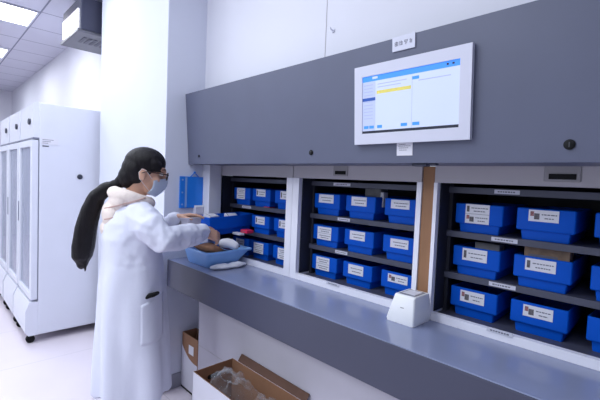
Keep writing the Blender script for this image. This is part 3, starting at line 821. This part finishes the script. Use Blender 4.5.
# face mask
rings = []
NA, NZ = 22, 12
for j in range(NZ+1):
    v = j/NZ; row = []
    for i in range(NA+1):
        a = (i/NA*2-1)*1.25
        wx = .068-.014*v
        yy = .026+(.062+.006*math.sin(PI*v))*math.cos(a)+.026*math.exp(-(a/.36)**2)*(1-v)**1.2*.9+.008*math.exp(-(a/.7)**2)*math.sin(PI*v)-.022*v**3
        zz = -.008-.104*v-.020*(abs(a)/1.25)**1.6*(1-v*1.7)+.008*math.exp(-(a/.3)**2)*(1-v)
        row.append(H(wx*math.sin(a), yy+.0012*math.sin(v*34), zz))
    rings.append(row)
m = MB(); m.loft(rings, False, False, closed=False)
mk = m.build('face_mask', M_['mask'], P, 60)
sd = mk.modifiers.new('t', 'SOLIDIFY'); sd.thickness = .002; sd.offset = 1
for sx in (-1, 1):
    g = MB(); e = H(sx*.069, .037, -.020); f = H(sx*.054, .037, -.088)
    g.tube([e, H(sx*.080, .006, .014), H(sx*.084, -.018, .022), H(sx*.083, -.030, 0), H(sx*.080, -.022, -.030), f], .0011, 6); g.build('ear_loop', M_['tissue'], mk, 60)

# trousers and shoes
mb = MB()
for s in (-1, 1):
    mb.tube([V((.08*s, -.01, .86)), V((.096*s, -.03, .48)), V((.097*s, -.07, .16)), V((.097*s, -.075, .085))], [.115, .082, .066, .064], 18, sq=[.95, 1, 1, 1])
vox(mb, 'trousers', M_['trousers'], .009, P, 3, lambda p, n: .005*noise.noise(V((p.x*9, p.y*9, p.z*22))))
for s in (-1, 1):
    mb = MB(); c = .097*s
    mb.tube([V((c, -.115, .042)), V((c, -.06, .05)), V((c+.004*s, .02, .045)), V((c+.008*s, .10, .036))], [.040, .045, .046, .038], 18, sq=[1, 1, .85, .75])
    mb.box(c-.045, c+.052, -.15, .13, .0005, .018, .006)
    so = vox(mb, 'shoe', M_['shoe'], .006, P, 3)
    for v in so.data.vertices:
        if v.co.z < .001: v.co.z = .001
    lc = MB()
    for k in range(4): lc.tube([V((c-.022, .0+.018*k, .086-.006*k)), V((c+.026, .0+.018*k, .086-.006*k))], .003, 6)
    lc.build('lace', M_['paper'], so, 60)

# hoodie under the coat: ring round the neck and hood lying on the back
mb = MB()
ring = []
for k in range(25):
    a = 2*PI*k/24; ring.append(V((.025+.092*math.cos(a), -.014+.086*math.sin(a), 1.325-.026*math.sin(a))))
mb.tube(ring, .034, 14, ends=False)
mb.ell(V((.015, -.070, 1.300)), (.120, .058, .058), Matrix.Rotation(-.5, 3, 'X'), 20, 12)
mb.ell(V((.0, -.105, 1.225)), (.118, .050, .085), Matrix.Rotation(.15, 3, 'X'), 20, 12)
mb.ell(V((-.005, -.120, 1.160)), (.085, .044, .050), None, 18, 10)
mb.ell(V((.02, -.02, 1.29)), (.10, .08, .06), None, 18, 10)
hd = vox(mb, 'hooded_top', M_['hoodie'], .007, P, 4, lambda p, n: .004*noise.noise(V((p.x*7, p.y*10, p.z*26)))+.0015*noise.noise(p*40))
bvh_h = BVHTree.FromPolygons([v.co.copy() for v in hd.data.vertices], [tuple(p.vertices) for p in hd.data.polygons])
def on_surf(bvh, p, d, lift):
    h = bvh.ray_cast(V(p), V(d).normalized()); return None if h[0] is None else h[0]+h[1]*lift
for z0, z1 in ((1.335, 1.27), (1.285, 1.215)):
    pts = []
    for k in range(13):
        u = k/12; q = on_surf(bvh_h, V((.5, .06-.20*u, z0+(z1-z0)*u)), V((-1, 0, 0)), .001)
        if q is not None: pts.append(q)
    if len(pts) > 3:
        g = MB(); g.tube(pts, .0035, 6); g.build('hood_seam', M_['seam'], hd, 60)

# the white coat: one continuous surface of trunk and sleeves, folded
mb = MB()
def er(z, a, b_, cx, cy, n=40): return [V((cx+a*math.cos(2*PI*k/n)*(1+.06*abs(math.sin(4*PI*k/n))), cy+b_*math.sin(2*PI*k/n)*(1+.05*abs(math.sin(4*PI*k/n))), z)) for k in range(n)]
mb.loft([er(.285, .255, .182, 0, .014), er(.45, .244, .177, 0, .012), er(.65, .230, .170, 0, .008), er(.85, .212, .163, 0, .0), er(1.0, .198, .150, 0, -.002),
         er(1.12, .196, .146, 0, -.008), er(1.20, .186, .134, 0, -.008), er(1.26, .155, .108, 0, -.004), er(1.30, .105, .08, .01, 0)])
for s in (-1, 1):
    a = arm_pts(s); d = (a[2]-a[1]).normalized(); e = a[2]-d*.012
    sh = a[0]+V((-.03*s, 0, -.015))
    mb.tube([V((.06*s, 0, 1.255)), sh, a[0].lerp(a[1], .5)+V((.006*s, -.006, 0)), a[1]+V((0, -.01, -.004)), a[1].lerp(a[2], .35)+V((0, 0, -.008)), a[1].lerp(a[2], .72)+V((0, 0, -.006)), e],
            [.07, .086, .078, .072, .070, .064, .052] if s > 0 else [.07, .084, .076, .068, .06, .054, .046], 20)
def folds(p, n):
    arm = max(0., min(1., (abs(p.x)-.16)/.05))*(1 if p.z > .98 else 0)
    if p.y > .16 and p.z > .95: arm = 1.
    ang = math.atan2(p.y, p.x)
    k = max(0., min(1., (1.12-p.z)/.6))*(1-arm)
    f = k*(.015*math.sin(ang*7+2.2*noise.noise(V((p.x*3, p.y*3, p.z*2))))+.012*noise.noise(V((ang*3.1, p.z*1.5, 2.))))
    up = (1-arm)*max(0., min(1., (p.z-.9)/.2))
    f += up*(.014*(.42-abs(noise.noise(V((p.x*7+p.z*6, p.y*7-p.z*5, p.z*7)))))-.004)
    q = V((p.x*10, p.y*13+p.z*10, p.z*12-p.y*8))
    f += arm*(.013*(.45-abs(noise.noise(q)))**1.0-.004+.004*noise.noise(q*2.3))
    return f
coat = vox(mb, 'lab_coat', M_['coat'], .009, P, 6, folds)
bvh = BVHTree.FromPolygons([v.co.copy() for v in coat.data.vertices], [tuple(p.vertices) for p in coat.data.polygons])
def patch(name, m, parent, f, nu, nv, thick):
    """strip of cloth lying on the coat: f(u,v) -> (origin, direction) rays"""
    rows = []
    for j in range(nv+1):
        row = []
        for i in range(nu+1):
            o_, d_ = f(i/nu, j/nv); q = on_surf(bvh, o_, d_, thick)
            row.append(q if q is not None else (row[-1] if row else V(o_)))
        rows.append(row)
    m_ = MB(); m_.loft(rows, False, False, closed=False); o = m_.build(name, m, parent, 60)
    s_ = o.modifiers.new('t', 'SOLIDIFY'); s_.thickness = thick*1.6; s_.offset = -1
    return o
pk = patch('pocket', M_['coat'], coat, lambda u, v: (V((.6, .045+.125*u, .60+.20*v+.03*u*v)), V((-1, -.05, 0))), 10, 12, .0007)
cuff = MB()
for s in (-1, 1):
    a = arm_pts(s); d = (a[2]-a[1]).normalized()
q = on_surf(bvh, V((.6, .095, .832)), V((-1, -.05, 0)), .006)
if q is not None:
    g = MB(); g.tube([q+V((.002, -.028, -.002)), q+V((.005, -.012, .008)), q+V((.006, .008, .012)), q+V((.003, .028, .018))], [.009, .012, .012, .009], 10)
    g.build('pocket_clip', M_['black'], coat, 60)
# back seam and side slit
patch('back_seam', M_['coat'], coat, lambda u, v: (V((-.006+.012*u, -.6, .32+.80*v)), V((0, 1, 0))), 1, 24, .002)
# collar standing round the hood
mb = MB(); ring = []
for k in range(19):
    a = math.radians(200)+math.radians(320)*k/18-math.radians(90)-math.radians(70)
    ring.append(V((.015+.118*math.cos(a), -.005+.098*math.sin(a), 1.268-.012*math.sin(a))))
mb.tube(ring, [.006]+[.013]*17+[.006], 10)
mb.build('collar', M_['coat'], coat, 60)
# buttons down the front edge
for z in (1.15, 1.0, .85, .70, .55):
    q = on_surf(bvh, V((.02, .8, z)), V((0, -1, 0)), .001)
    if q is not None: g = MB(); g.disc(q-V((0, .002, 0)), (0, 1, 0), .009, .004, 16); g.build('button', M_['bezel'], coat, 40)

# ------------------------------------------------------------------ camera, world
f, yaw, pitch, roll = 389.95, .798085, -.0489645, .0415543
fw = V((-math.sin(yaw)*math.cos(pitch), math.cos(yaw)*math.cos(pitch), math.sin(pitch)))
r = V((math.cos(yaw), math.sin(yaw), 0)); u = r.cross(fw)
rr = r*math.cos(roll)+u*math.sin(roll); uu = -r*math.sin(roll)+u*math.cos(roll)
cam = bpy.data.cameras.new('camera'); cam.sensor_width = 36; cam.lens = f/600*36; cam.clip_start = .05
co = bpy.data.objects.new('camera', cam); col.objects.link(co)
co.matrix_world = Matrix(((rr.x, uu.x, -fw.x, 0), (rr.y, uu.y, -fw.y, 0), (rr.z, uu.z, -fw.z, 1.45), (0, 0, 0, 1)))
scn.camera = co
w = bpy.data.worlds.new('world'); w.use_nodes = True; scn.world = w
N = w.node_tree.nodes; L = w.node_tree.links; bg = N['Background']
bg.inputs['Color'].default_value = (.78, .87, 1, 1)
tc = N.new('ShaderNodeTexCoord'); sp = N.new('ShaderNodeSeparateXYZ'); L.new(tc.outputs['Generated'], sp.inputs[0])
mr = N.new('ShaderNodeMapRange'); L.new(sp.outputs['X'], mr.inputs['Value'])          # added gradient: world light dims toward +X so the bins' sides stay darker
mr.inputs['From Min'].default_value = -1; mr.inputs['From Max'].default_value = .8
mr.inputs['To Min'].default_value = 1.0; mr.inputs['To Max'].default_value = .12
L.new(mr.outputs['Result'], bg.inputs['Strength'])
scn.view_settings.view_transform = 'Standard'
scn.view_settings.look = 'None'
scn.view_settings.exposure = .1
scn.cycles.use_denoising = True
